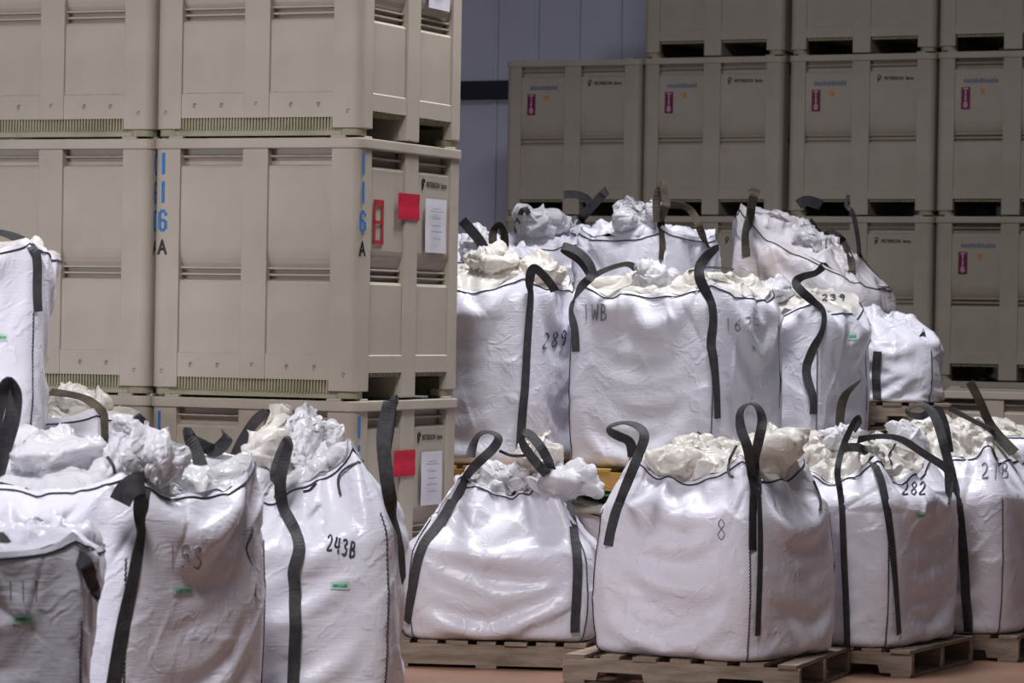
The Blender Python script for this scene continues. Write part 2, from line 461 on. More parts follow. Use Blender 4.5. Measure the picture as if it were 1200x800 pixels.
YAW = math.radians(-23.4)
ax = Vector((math.cos(YAW), math.sin(YAW), 0)); ay = Vector((-math.sin(YAW), math.cos(YAW), 0))
c1 = at(419, 300, 16.4)                       # nearest upright corner of the centre stack
ctr = Vector((c1.x, 16.4, 0)) - ax * HX + ay * HY
words = ['bottom', 'middle', 'top']
for k in range(3):
    make_bin((ctr.x, ctr.y, k * BH), YAW,
             ['tan bin at the base of the numbered stack, half hidden by bags', 'tan bin stencilled 116 A with red and white papers, middle of its stack', 'tan bin topmost of the stack stencilled 116, cut by frame'][k],
             'tan bulk bins stacked near', front=['116A', '116A', ''][k], side=['116A', '116A', ''][k],
             farms=k < 2, papers=True, ticket='frame' if k == 1 else None)
    # upper bin also carries a white sheet near the top
lc = ctr - ax * (BW + .024) + ay * .0
for k in range(3):
    make_bin((lc.x, lc.y, k * BH), YAW,
             ['tan bin at the base of the leftmost stack behind bags', 'middle tan bin of the leftmost stack', 'topmost tan bin of the leftmost stack at frame corner'][k],
             'tan bulk bins stacked near', side=['', '060A', ''][k], farms=False)
for k in range(3):      # the next stack to the left shows only a sliver
    pass

# far row, each turned a little, fork openings towards the camera
FY = math.radians(-24.3 - 90 + 0)
def far_bin(px, d, yaw_deg, levels, names):
    yaw = math.radians(yaw_deg)
    a = Vector((math.cos(yaw), math.sin(yaw), 0)); b = Vector((-math.sin(yaw), math.cos(yaw), 0))
    c = at(px, 380, d); c.z = 0
    # left front corner at px; the fork side (local +x, length BD) faces the camera
    ce = c + a * HY + b * HX
    for k in range(levels):
        make_bin((ce.x, ce.y, k * BH), yaw - math.pi / 2, names[k], 'tan bulk bins in the far row', ticket='maroon', detail=False)
pos = ['bottom', 'second level', 'third level', 'top']
def far_names(which, n):
    return [f'shaded tan bin with maroon sticker, {pos[k]} of {which}' for k in range(n)]
far_bin(588, 28.10, -26, 3, far_names('the shortest far stack beside the wall', 3))
far_bin(748, 27.55, -26, 4, far_names('the second far stack from the left', 4))
far_bin(919, 27.00, -26, 4, far_names('the third far stack from the left', 4))
far_bin(1093, 26.42, -26, 4, far_names('the far stack at the right edge', 4))
make_bin((at(1196, 380, 22.2).x, 22.6, 0), math.radians(-90 - 20), 'single open tan bin behind the right bags', 'tan bulk bins in the far row', farms=False, detail=False)

# ------------------------------------------------------------------ pallets
def pallet(loc, rz, label, mat='wood', L_=1.15, W_=1.0, group='wooden pallets', notch=True, H=.13):
    """local x along the stringers; deck boards run along y"""
    t = empty('wooden_pallet', loc, rz); tag(t, label, 'pallet', group)
    rnd = random.Random(int(abs(loc[0]) * 977 + loc[1] * 31))
    hl, hw = L_ / 2, W_ / 2
    zt = H - .018; zb = .016
    for y in (-hw + .02, 0, hw - .02):
        b = MB()
        if notch:
            poly = [(-hl, zb), (-hl + .16, zb), (-hl + .17, zb + .038), (-hl + .38, zb + .038), (-hl + .39, zb), (hl - .39, zb), (hl - .38, zb + .038), (hl - .17, zb + .038), (hl - .16, zb), (hl, zb), (hl, zt), (-hl, zt)]
        else: poly = [(-hl, zb), (hl, zb), (hl, zt), (-hl, zt)]
        k = len(poly)
        b.v = [(x, y - .019, z) for x, z in poly] + [(x, y + .019, z) for x, z in poly]
        b.f = [tuple(range(k)), tuple(reversed(range(k, 2 * k)))] + [(i, i + k, (i + 1) % k + k, (i + 1) % k) for i in range(k)]
        me = b.mesh('stringer', M[mat])
        bm = bmesh.new(); bm.from_mesh(me); bmesh.ops.recalc_face_normals(bm, faces=bm.faces); bm.to_mesh(me); bm.free()
        obj('stringer', me, t)
    for i in range(7):
        w = rnd.uniform(.085, .115); b = MB(); e = rnd.uniform(-.006, .012)
        b.box(-w / 2, w / 2, -hw - e, hw + e, 0, .018)
        obj('deck_board', b.mesh('deck_board', M[mat], .002), t, (-hl + .055 + (L_ - .11) * i / 6, 0, zt))
    for i in (0, 3, 6):
        b = MB(); b.box(-.05, .05, -hw, hw, 0, .016)
        obj('bottom_board', b.mesh('bottom_board', M[mat], .002), t, (-hl + .055 + (L_ - .11) * i / 6, 0, 0))
    return t

# ------------------------------------------------------------------ bulk bags: cloth relaxed over a heap of fill
def relax(w, b, H, hs, hf, seed, taper=1.0, bulge=.05, pins=None, Nf=28, slack=1.004, exc=.5, Mt=12, steps=26, p=7.0, e=2.4, neck=None, vslack=1.0, tilt=(0, 0), lean=(0, 0), ruffle=.055):
    rng = np.random.default_rng(seed)
    C = Nf * 4; Mh = 26; R = 2 + Mh + Mt
    a0, b0 = w / 2 * 1.04, b / 2 * 1.04
    q = np.arange(C) / Nf
    face = np.floor(q).astype(int); u = (q - face) * 2 - 1
    dirx = np.where(face == 0, u, np.where(face == 1, 1, np.where(face == 2, -u, -1)))
    diry = np.where(face == 0, -1, np.where(face == 1, u, np.where(face == 2, 1, -u)))
    n0 = (np.abs(dirx) ** p + np.abs(diry) ** p) ** (1 / p)
    cx, cy = dirx / n0 * a0, diry / n0 * b0
    ph = rng.uniform(0, 6.28, 12)
    def base_scale(z):
        t = np.clip(z / max(hs, .01), 0, 1.4)
        s = (1 + (taper - 1) * np.clip(t, 0, 1) ** 1.6) * (1 + bulge * np.sin(np.pi * np.clip(t, 0, 1)) ** .8)
        zb = np.clip(z / .11, 0, 1)
        return s * (.90 + .10 * np.sqrt(np.clip(1 - (1 - zb) ** 2, 0, 1)))
    def scale(z, x, y):
        th = np.arctan2(y, x)
        return base_scale(z) * (1 + .008 * np.sin(3 * th + 5 * z + ph[0]) + .006 * np.sin(5 * th - 9 * z + ph[1]) + .004 * np.sin(9 * th + 13 * z + ph[2]))
    def collide(X):
        x, y, z = X[..., 0], X[..., 1], X[..., 2]
        s = scale(z, x, y)
        n = (np.abs(x / (a0 * s)) ** p + np.abs(y / (b0 * s)) ** p) ** (1 / p) + 1e-9
        lumps = 1 + .10 * np.sin(7 * x + ph[3]) * np.sin(6 * y + ph[4]) + .06 * np.sin(15 * x + ph[5] + 3 * y)
        zt = np.clip((z - hs) / (max(hf - hs, .02) * lumps), 0, None)
        qq = np.where(z > hs, (n ** e + zt ** e) ** (1 / e), n)
        ins = qq < 1
        k = np.where(ins, 1 / np.maximum(qq, .25), 1)
        X[..., 2] = np.maximum(np.where(ins & (z > hs), hs + (z - hs) * k, z), .002)
        X[..., 0] = x * k; X[..., 1] = y * k
    X = np.zeros((R, C, 3), np.float32)
    # profile of the fill: up the side to hs, then over the mound to its middle
    nn = np.linspace(1, .12, 60); zz = hs + (hf - hs) * (1 - nn ** e) ** (1 / e)
    seg = np.hypot(np.diff(nn) * (a0 + b0) / 2, np.diff(zz)); arc = np.concatenate([[0], np.cumsum(seg)])
    tot = hs + arc[-1]; H = min(H, hs + arc[-1] * .7)
    dz = H / Mh; rowf = np.ones(R); mound = np.ones(R); top = tot - H
    for r in range(R):
        if r == 0: f, z = .72, 0.002
        elif r == 1: f, z = .90, .004
        else:
            al = (r - 1) * dz if r <= Mh + 1 else H + top * (r - Mh - 1) / Mt
            if al <= hs: z = al; m_ = 1.0
            else: m_ = float(np.interp(al - hs, arc, nn)); z = float(np.interp(al - hs, arc, zz))
            f = float(base_scale(np.array(min(z, hs)))); rowf[r] = f; mound[r] = m_; f *= m_
        X[r, :, 0] = cx * f; X[r, :, 1] = cy * f; X[r, :, 2] = z
    X[2:, :, :2] *= 1.012; X[Mh + 1:, :, 2] += .012
    init = X.copy()
    amp = np.zeros((R, 1, 1)); amp[2:Mh + 2] = .004; amp[Mh - 8:] = .010; amp[Mh + 2:] = .022
    X += (rng.normal(0, 1, X.shape) * amp).astype(np.float32)
    per = np.hypot(np.roll(cx, -1) - cx, np.roll(cy, -1) - cy) * slack
    rh = np.tile(per, (R, 1)) * (rowf * (mound + (1 - mound) * exc))[:, None]
    tt = np.clip((np.arange(R) - 1) / Mh, 0, 1); sm = np.clip((tt - .62) / .3, 0, 1); rh *= (1 + ruffle * sm * sm * (3 - 2 * sm))[:, None]
    rh[0] *= .72; rh[1] *= .92
    rv = np.full(R - 1, dz * vslack); rv[0] = .09; rv[1] = .05; rv[Mh + 1:] = top / Mt * 1.08; rv[int(Mh * .66):Mh + 1] *= 1 + ruffle * .7
    rh = rh.astype(np.float32); rv = rv.astype(np.float32)
    fixed = X[0:2].copy(); pin = []
    if pins:
        for c, tgt in pins.items():
            for dc, wgt in ((0, .35), (1, .15), (-1, .15)):
                pin.append((Mh + 1, int(round(c * Nf) + dc) % C, init[Mh + 1, int(round(c * Nf)) % C] + np.array([np.sign(init[Mh + 1, int(round(c * Nf)) % C, 0]) * tgt[0], np.sign(init[Mh + 1, int(round(c * Nf)) % C, 1]) * tgt[0], tgt[1]], np.float32), wgt))
    ring = None
    if neck is not None:
        th = np.arctan2(cy, cx); ring = np.stack([neck[0] + .045 * np.cos(th), neck[1] + .045 * np.sin(th), np.full(C, neck[2])], -1).astype(np.float32)
    V = np.zeros_like(X)
    def pair(A, B, rest, k=.5):
        d = B - A; l = np.sqrt(np.einsum('...i,...i->...', d, d)) + 1e-9
        return d * (k * (l - rest) / l)[..., None]
    diag = [np.sqrt(((rh[o:R - 1:2][:(R - o) // 2] + rh[o + 1:R:2][:(R - o) // 2]) / 2) ** 2 + rv[o::2][:(R - o) // 2, None] ** 2) for o in (0, 1)]
    rh2 = rh + np.roll(rh, -1, 1); rv2 = (rv[:-1] + rv[1:])[:, None]
    for st in range(steps):
        V *= .90; V[..., 2] -= .0004; V[0:2] = 0
        Xo = X.copy(); X += V
        for it in range(6):
            A, B = X[:, 0::2], X[:, 1::2]
            d = pair(A, B, rh[:, 0::2]); A += d; B -= d
            d = pair(X[:, 1:-1:2], X[:, 2::2], rh[:, 1:-1:2]); X[:, 1:-1:2] += d; X[:, 2::2] -= d
            d = pair(X[:, -1], X[:, 0], rh[:, -1]); X[:, -1] += d; X[:, 0] -= d
            for o in (0, 1):
                m = (R - o) // 2
                A, B = X[o:o + 2 * m:2], X[o + 1:o + 1 + 2 * m:2]
                d = pair(A, B, rv[o::2][:m, None]); A += d; B -= d
                d = pair(A[:, :-1], B[:, 1:], diag[o][:, :-1], .22); A[:, :-1] += d; B[:, 1:] -= d
                d = pair(A[:, 1:], B[:, :-1], diag[o][:, 1:], .22); A[:, 1:] += d; B[:, :-1] -= d
            if it % 2 == 0:
                d = pair(X[:, :-2], X[:, 2:], rh2[:, :-2], .08); X[:, :-2] += d; X[:, 2:] -= d
                d = pair(X[:-2], X[2:], rv2, .08); X[:-2] += d; X[2:] -= d
                collide(X)
            for r, c, tgt, wgt in pin: X[r, c] += (tgt - X[r, c]) * wgt
            if ring is not None: X[-1] += (ring - X[-1]) * .5
            X[0:2] = fixed
        V = np.clip(X - Xo, -.03, .03)
    collide(X)
    k = np.clip(X[..., 2] / hs, 0, 1.3) ** 1.5
    X[..., 2] += k * (tilt[0] * X[..., 0] + tilt[1] * X[..., 1]); X[..., 0] += lean[0] * k; X[..., 1] += lean[1] * k
    return X, Mh, Nf

def crease(me, seed, count, amp, width, length, zlo=-1, zhi=9):
    """sharp straight folds pressed into the cloth"""
    rng = np.random.default_rng(seed); n = len(me.vertices)
    co = np.empty(n * 3, np.float32); me.vertices.foreach_get('co', co); co = co.reshape(-1, 3)
    no = np.empty(n * 3, np.float32); me.vertices.foreach_get('normal', no); no = no.reshape(-1, 3)
    ok = np.where((co[:, 2] > zlo) & (co[:, 2] < zhi))[0]
    disp = np.zeros(n, np.float32)
    zmax = co[:, 2].max()
    for i in range(count):
        k = ok[rng.integers(len(ok))]; p0, n0 = co[k], no[k]
        ang = rng.choice([rng.normal(0, .25), rng.normal(.8, .3), rng.normal(-.8, .3), rng.normal(1.5, .4)])
        t = np.cross([0, 0, 1], n0); l = np.linalg.norm(t)
        if l < .2: t = np.array([1., 0, 0])
        else: t = t / l
        bt = np.cross(n0, t); t = t * math.cos(ang) + bt * math.sin(ang); bt = np.cross(n0, t)
        rel = co - p0; al = rel @ t; ac = rel @ bt; dp = rel @ n0
        ln = length * rng.uniform(.5, 1.5); wd = width * rng.uniform(.7, 1.6); sg = rng.choice([1, 1, -1])
        side = np.where(ac > 0, wd, wd * 3.2)
        a_ = amp * rng.uniform(.4, 1.2) * (2.0 if p0[2] > zmax * .66 else .75)
        disp += sg * a_ * np.exp(-(al / ln) ** 2 - np.abs(ac) / side) * (np.abs(dp) < .07)
    co += no * disp[:, None]
    me.vertices.foreach_set('co', co.reshape(-1)); me.update()

def grid_faces(r0, r1, C):
    return [(r * C + c, r * C + (c + 1) % C, (r + 1) * C + (c + 1) % C, (r + 1) * C + c) for r in range(r0, r1) for c in range(C)]

def subdiv(me, n=1):
    o = bpy.data.objects.new('tmp', me); col.objects.link(o)
    md = o.modifiers.new('s', 'SUBSURF'); md.levels = n; md.render_levels = n
    dg = bpy.context.evaluated_depsgraph_get()
    m2 = bpy.data.meshes.new_from_object(o.evaluated_get(dg))
    bpy.data.objects.remove(o); bpy.data.meshes.remove(me)
    m2.polygons.foreach_set('use_smooth', [True] * len(m2.polygons))
    return m2

def catmull(P, k):
    P = [Vector(p) for p in P]; out = []
    for i in range(len(P) - 1):
        p0, p1, p2, p3 = P[max(i - 1, 0)], P[i], P[i + 1], P[min(i + 2, len(P) - 1)]
        for j in range(k):
            t = j / k
            out.append(.5 * ((2 * p1) + (p2 - p0) * t + (2 * p0 - 5 * p1 + 4 * p2 - p3) * t * t + (3 * p1 - p0 - 3 * p2 + p3) * t ** 3))
    out.append(P[-1]); return out

STROKES = {
 '0': [[(.5, 1), (.15, .75), (.15, .25), (.5, 0), (.85, .25), (.85, .75), (.5, 1)]],
 '1': [[(.45, 1), (.5, 0)]],
 '2': [[(.1, .8), (.4, 1), (.75, .8), (.6, .45), (.1, .03), (.9, .06)]],
 '3': [[(.1, .9), (.5, 1), (.75, .78), (.4, .55), (.8, .32), (.5, 0), (.1, .1)]],
 '4': [[(.3, 1), (.1, .4), (.9, .45)], [(.75, .95), (.65, 0)]],
 '5': [[(.85, 1), (.25, .97), (.2, .6), (.65, .6), (.8, .3), (.5, 0), (.1, .1)]],
 '6': [[(.75, 1), (.25, .6), (.15, .25), (.5, 0), (.8, .25), (.5, .5), (.2, .35)]],
 '7': [[(.1, .95), (.9, 1), (.45, 0)]],
 '8': [[(.5, .52), (.2, .75), (.5, 1), (.8, .75), (.5, .52), (.15, .25), (.5, 0), (.85, .25), (.5, .52)]],
 '9': [[(.8, .75), (.5, 1), (.2, .75), (.45, .5), (.8, .75), (.75, .3), (.6, 0)]],
 'B': [[(.15, 0), (.2, 1)], [(.2, 1), (.7, .9), (.65, .6), (.2, .52), (.8, .4), (.75, .08), (.15, 0)]],
 'W': [[(.05, 1), (.25, 0), (.5, .7), (.7, 0), (.95, 1)]],
}
BAGN = [0]
class Bag:
    def __init__(s, xc, d, yaw, w, z0, H, hs, hf, label, b=None, mat='bag', liner='liner', pins=None, seed=None, group='white bulk bags', sub=2, corner=1, creases=80, neck=None, hem=True, **kw):
        """xc: picture column of the nearest upright corner, at distance d"""
        BAGN[0] += 1; s.seed = seed or BAGN[0] * 7
        b = b or w; s.d = d
        s.yaw = math.radians(yaw); s.z0 = z0
        ax_, ay_ = Vector((math.cos(s.yaw), math.sin(s.yaw), 0)), Vector((-math.sin(s.yaw), math.cos(s.yaw), 0))
        c = at(xc, 400, d); c.z = 0
        s.ctr = c - ax_ * (w / 2) * (1 if corner == 1 else -1) + ay_ * b / 2
        s.M = Matrix.Translation((s.ctr.x, s.ctr.y, z0)) @ Matrix.Rotation(s.yaw, 4, 'Z')
        s.Mi = s.M.inverted()
        P = None
        if pins:
            P = {}
            P = dict(pins)
        X, s.Mh, s.Nf = relax(w, b, H, hs, hf, s.seed, pins=P, neck=(tuple(s.Mi @ at(*neck)) if neck else None), **kw)
        s.X = X
        R, C, _ = X.shape; s.C = C; s.R = R
        s.root = empty('bulk_bag', (s.ctr.x, s.ctr.y, z0), s.yaw)
        tag(s.root, label, 'bulk bag', group)
        h = s.Mh + 1
        v = X[:h + 1].reshape(-1, 3); f = grid_faces(0, h, C)
        f.append(tuple(reversed(range(C))))
        me = mesh('body', v, f[:-1], M[mat]); 
        bme = subdiv(me, sub)
        if creases: crease(bme, s.seed, creases, .008, .010, .10, .06)
        obj('body', bme, s.root)
        v = X[h:].reshape(-1, 3); f = grid_faces(0, R - 1 - h, C)
        vc = X[-1].mean(0); v = np.vstack([v, vc[None]]); n = len(v) - 1; base = (R - 1 - h) * C
        f += [(base + c, base + (c + 1) % C, n) for c in range(C)]
        tme = subdiv(mesh('top_cover', v, f, M[liner]), sub)
        if creases: crease(tme, s.seed + 1, creases, .013, .008, .07)
        obj('top_cover', tme, s.root)
        bm = bmesh.new(); bm.from_mesh(bme); bm.from_mesh(tme); bm.transform(s.M); s.bvh = BVHTree.FromBMesh(bm); bm.free()
        # hem cord just under the top edge
        if hem: s.cord('hem_cord', [(c / s.Nf, .975) for c in range(0, C + 1)], .0035)
        for c in range(4):
            s.seam(c)
    def st(s, q, t, off=0.0):
        c = (q * s.Nf) % s.C; r = 1 + t * s.Mh; r = min(max(r, 0), s.R - 1.001)
        c0, r0 = int(c), int(r); fc, fr = c - c0, r - r0; X = s.X
        p = (X[r0, c0 % s.C] * (1 - fc) + X[r0, (c0 + 1) % s.C] * fc) * (1 - fr) + (X[r0 + 1, c0 % s.C] * (1 - fc) + X[r0 + 1, (c0 + 1) % s.C] * fc) * fr
        du = X[r0, (c0 + 1) % s.C] - X[r0, c0 % s.C]; dv = X[min(r0 + 1, s.R - 1), c0 % s.C] - X[r0, c0 % s.C]
        n = np.cross(du, dv); n /= np.linalg.norm(n) + 1e-9
        loc, nor, _, _ = s.bvh.find_nearest(s.M @ Vector(p))
        nor = s.Mi.to_3x3() @ nor
        if nor.dot(Vector(n)) < 0: nor = -nor
        return (s.Mi @ loc) + nor * off, nor
    def cord(s, name, path, r, off=.004, mat='cord'):
        mb = MB(); mb.tube([s.st(q, t, off)[0] for q, t in path], r, 5)
        return obj(name, mb.mesh(name, M[mat], smooth=True), s.root)
    def seam(s, c, t0=.0, t1=.72):
        mb = MB(); pts = []
        for i in range(90):
            t = t0 + (t1 - t0) * i / 89
            pts.append(s.st(c + (.005 if i % 2 else -.005), t, .004)[0])
        mb.tube(pts, .0028, 4)
        return obj('corner_seam', mb.mesh('corner_seam', M['cord']), s.root)
    def hit(s, px, py, off=.004):
        o = Vector((0, 0, EYE)); dr = ray(px, py)
        loc, nor, _, _ = s.bvh.ray_cast(o, dr)
        if loc is None:
            best = None
            for k in range(12):
                c_ = s.bvh.find_nearest(at(px, py, s.d + .08 * k))
                if best is None or c_[3] < best[3]: best = c_
            loc, nor = best[0], best[1]
        if nor.dot(dr) > 0: nor = -nor
        return loc + nor * off, nor
    def strap(s, path, width=.046, mat='strap', name='lifting_strap', k=6, lift=.012):
        """path points: (px,py) lie on the cloth; (px,py,dd[,twist]) hang free at distance d+dd"""
        P, Wn, kind = [], [], []
        for q in path:
            if len(q) == 2:
                loc, nor = s.hit(q[0], q[1], lift)
                nor = (nor + s.hit(q[0] - 7, q[1])[1] + s.hit(q[0] + 7, q[1])[1]); nor.z *= .6; nor.normalize(); P.append(loc); Wn.append(nor); kind.append(None)
            else:
                P.append(at(q[0], q[1], s.d + q[2])); Wn.append(None); kind.append(math.radians(q[3] if len(q) > 3 else 0))
        n = len(P); Wd = []
        for i in range(n):
            t = (P[min(i + 1, n - 1)] - P[max(i - 1, 0)]).normalized()
            if kind[i] is None: w = t.cross(Wn[i])
            else:
                vd = (P[i] - Vector((0, 0, EYE))).normalized()
                f = t.cross(-vd).normalized(); w = f * math.cos(kind[i]) + t.cross(f) * math.sin(kind[i])
            w.normalize()
            if i and w.dot(Wd[-1]) < 0 and kind[i] is None: w = -w
            elif i and w.dot(Wd[-1]) < -.25: w = -w
            Wd.append(w)
        pts = catmull(P, k); ws = catmull(Wd, k)
        eye = Vector((0, 0, EYE))
        for i in range(len(pts)):       # keep the sewn stretches on the cloth
            a_, b_ = kind[min(i // k, n - 1)], kind[min(i // k + 1, n - 1)]
            if a_ is None and b_ is None:
                loc, nor, _, _ = s.bvh.ray_cast(eye, (pts[i] - eye).normalized())
                if loc is not None and (loc - pts[i]).length < .12:
                    if nor.dot(loc - eye) > 0: nor = -nor
                    pts[i] = loc + nor * lift
        for _ in range(2):
            pts = [pts[0]] + [(pts[i - 1] + pts[i] * 2 + pts[i + 1]) / 4 for i in range(1, len(pts) - 1)] + [pts[-1]]
        v = []; f = []; m = len(pts)
        for i in range(m):
            t = (pts[min(i + 1, m - 1)] - pts[max(i - 1, 0)]).normalized()
            w = ws[i] - t * ws[i].dot(t); w.normalize(); nn = t.cross(w)
            p = s.Mi @ pts[i]; w = s.Mi.to_3x3() @ w * width / 2; nn = s.Mi.to_3x3() @ nn * .002
            v += [p - w - nn, p + w - nn, p + w + nn, p - w + nn]
        for i in range(m - 1):
            for j in range(4): f.append((i * 4 + j, i * 4 + (j + 1) % 4, (i + 1) * 4 + (j + 1) % 4, (i + 1) * 4 + j))
        f += [(3, 2, 1, 0), (m * 4 - 4, m * 4 - 3, m * 4 - 2, m * 4 - 1)]
        return obj(name, mesh(name, v, f, M[mat]), s.root)
    def surf_strap(s, path, width=.05, mat='strap'):
        """strap sewn on the cloth, path in (face, height) coordinates, ends in free local points (x,y,z)"""
        P, Nn = [], []
        for q in path:
            if len(q) == 2: a, nn = s.st(q[0], q[1], .007); P.append(a); Nn.append(nn)
            else: P.append(Vector(q)); Nn.append(None)
        n = len(P); Wd = []
        for i in range(n):
            t = (P[min(i + 1, n - 1)] - P[max(i - 1, 0)]).normalized()
            w = t.cross(Nn[i]).normalized() if Nn[i] is not None else (Wd[-1] - t * Wd[-1].dot(t)).normalized()
            if i and w.dot(Wd[-1]) < 0: w = -w
            Wd.append(w)
        pts = catmull(P, 5); ws = catmull(Wd, 5); v = []; f = []; m = len(pts)
        for i in range(m):
            t = (pts[min(i + 1, m - 1)] - pts[max(i - 1, 0)]).normalized(); w = (ws[i] - t * ws[i].dot(t)).normalized(); nn = t.cross(w) * .002; w = w * width / 2
            p = pts[i]; v += [p - w - nn, p + w - nn, p + w + nn, p - w + nn]
        for i in range(m - 1):
            for j in range(4): f.append((i * 4 + j, i * 4 + (j + 1) % 4, (i + 1) * 4 + (j + 1) % 4, (i + 1) * 4 + j))
        f += [(3, 2, 1, 0), (m * 4 - 4, m * 4 - 3, m * 4 - 2, m * 4 - 1)]
        return obj('lifting_strap', mesh('lifting_strap', v, f, M[mat]), s.root)
    def corner_loop(s, c, rise=.16, mat='strap'):
        p0, _ = s.st(c - .1, 1.0, .01); p1, _ = s.st(c + .1, 1.0, .01); m = (p0 + p1) / 2; out = m.copy(); out.z = 0; out.normalize()
        top = m + Vector((0, 0, rise)) - out * .05
        return s.surf_strap([(c - .1, .45), (c - .1, .7), (c - .1, .93), tuple(p0.lerp(top, .5)), tuple(top), tuple(p1.lerp(top, .5)), (c + .1, .93), (c + .1, .7), (c + .1, .45)], mat=mat)
    def write(s, text, px, py, h, w=None, mat='ink', slant=0.0, r=.0042, gap=.25, drop=0.0):
        """handwritten characters; px,py: left bottom of the first, h: height in picture pixels"""
        w = w or h * .5
        for i, ch in enumerate(text):
            mb = MB()
            for stv in STROKES[ch]:
                pts = []
                for q in catmull([(x, y, 0) for x, y in stv], 4):
                    x = px + i * w * (1 + gap) + q.x * w + slant * q.y * h; y = py - q.y * h + drop * i
                    loc, nor = s.hit(x, y, .003); pts.append(s.Mi @ loc)
                mb.tube(pts, r, 4)
            obj('handwriting', mb.mesh('handwriting', M[mat]), s.root)
    def patch(s, px, py, w, h, mat='green_faint', name='printed_mark', off=.003, skew=0.0):
        nx, ny = 8, 4; v = []
        for j in range(ny + 1):
            for i in range(nx + 1):
                loc, nor = s.hit(px + w * (i / nx - .5), py + h * (j / ny - .5) + skew * w * (i / nx - .5), off); v.append(s.Mi @ loc)
        f = [(j * (nx + 1) + i, (j + 1) * (nx + 1) + i, (j + 1) * (nx + 1) + i + 1, j * (nx + 1) + i + 1) for j in range(ny) for i in range(nx)]
        return obj(name, mesh(name, v, f, M[mat], True), s.root)
    def green(s, px, py, w=20, h=11, skew=0.0):
        q = s.patch(px, py, w, h, 'green_faint', skew=skew)
        o = s.patch(px, py, w * .75, h * .35, 'green_print', 'printed_line', .005, skew=skew); o.parent = q; return o
    def rest_on(s, p, up):
        """settle a point onto the bag below it"""
        loc, _, _, _ = s.bvh.ray_cast(Vector((p.x, p.y, p.z + 1.5)), Vector((0, 0, -1)))
        q = p.copy()
        if loc is not None: q.z = loc.z + up
        return s.Mi @ q
    def frill(s, px, py, dd, r0, r1, h, seed, liner='film', flop=(0, 0, 0), name='spout'):
        """film gathered at a tied neck and flaring open above it"""
        c = s.rest_on(at(px, py, s.d + dd), -.01); rng = np.random.default_rng(seed); U, Vn = 120, 26
        TH, Vv = np.meshgrid(np.linspace(0, 2 * np.pi, U, endpoint=False), np.linspace(0, 1, Vn))
        mod = np.zeros(TH.shape)
        for n_, a_ in ((2, .22), (3, .25), (5, .22), (8, .16), (13, .10)):
            x = np.sin(n_ * TH + rng.uniform(0, 6) + Vv * rng.uniform(-1.5, 1.5)); mod += a_ * np.sign(x) * np.abs(x) ** .7
        rr = (r0 + (r1 - r0) * np.sin(np.pi * np.minimum(Vv * .82, 1)) ** .8) * (1 + mod * np.clip(Vv * 1.6, .25, 1))
        up = np.zeros(TH.shape)
        for n_, a_ in ((1, .12), (2, .14), (4, .08), (7, .05)): up += a_ * np.sin(n_ * TH + rng.uniform(0, 6))
        z = h * (Vv * (1 + up)) - .02
        P = np.stack([rr * np.cos(TH) + flop[0] * Vv ** 2, rr * np.sin(TH) + flop[1] * Vv ** 2, z + flop[2] * Vv ** 2], -1)
        P += rng.normal(0, .0035, P.shape) + np.array(c)
        me = subdiv(mesh(name, P.reshape(-1, 3), grid_faces(0, Vn - 1, U), M[liner]), 1)
        crease(me, seed, 30, .012, .008, .05)
        return obj(name, me, s.root)
    def crumple(s, px, py, dd, rx, rz, seed, liner='liner', ry=None, flop=(0, 0), name='spout', rough=.24, sharp=5, lift=0.0):
        """gathered plastic film: radii in metres around a picture point"""
        c = s.rest_on(at(px, py, s.d + dd), rz * .35 + lift); ry = ry or rx
        rng = np.random.default_rng(seed); U, Vn = 72, 40
        th = np.linspace(0, 2 * np.pi, U, endpoint=False); ph = np.linspace(-.5 * np.pi, .5 * np.pi, Vn)
        TH, PH = np.meshgrid(th, ph)
        D = np.stack([np.cos(PH) * np.cos(TH), np.cos(PH) * np.sin(TH), np.sin(PH)], -1)
        r = np.ones(TH.shape); warp = np.zeros(TH.shape)
        for k in range(4):
            n = rng.normal(size=3); warp += .8 * np.sin(2.2 * (D @ n) + rng.uniform(0, 6))
        amp = rough
        for f in (1.5, 2.6, 4.4):
            for k in range(2):
                n = rng.normal(size=3); n /= np.linalg.norm(n)
                v = np.abs(np.sin(f * (D @ n) * 1.6 + warp * .9 + rng.uniform(0, 6)))
                r -= amp * .5 * (1 - v) ** 1.3
            amp *= .62
        fac = np.full(TH.shape, 9.0)
        for k in range(46):
            n = rng.normal(size=3); n /= np.linalg.norm(n)
            dn = D @ n; fac = np.minimum(fac, np.where(dn > .05, rng.uniform(.72, 1.08) / np.maximum(dn, .05), 9))
        r = r * .45 + np.minimum(fac, 1.5) * .55
        for k in range(4):      # a few pulled points
            n = rng.normal(size=3); n[2] = abs(n[2]); n /= np.linalg.norm(n)
            r += .30 * np.clip((D @ n - .80) / .2, 0, 1) ** 1.3
        P = D * r[..., None] * np.array([rx, ry, rz])
        P[..., 0] += flop[0] * np.clip(P[..., 2] / rz, -1, 1.5) * rx; P[..., 2] += flop[1] * P[..., 0]
        P += np.array(c)
        me = mesh(name, P.reshape(-1, 3), grid_faces(0, Vn - 1, U), M[liner])
        me = subdiv(me, 1); crease(me, seed, 70, .012, .006, .05)
        return obj(name, me, s.root)


# ================================================================== the bags, front row first
PT = .13       # pallet height
def under(bag, label, mat='wood', z=None, turn=0, L_=1.1, W_=1.0, off=(0, 0)):
    return pallet((bag.ctr.x + off[0], bag.ctr.y + off[1], (bag.z0 - PT) if z is None else z), bag.yaw + math.radians(turn), label, mat, L_, W_)

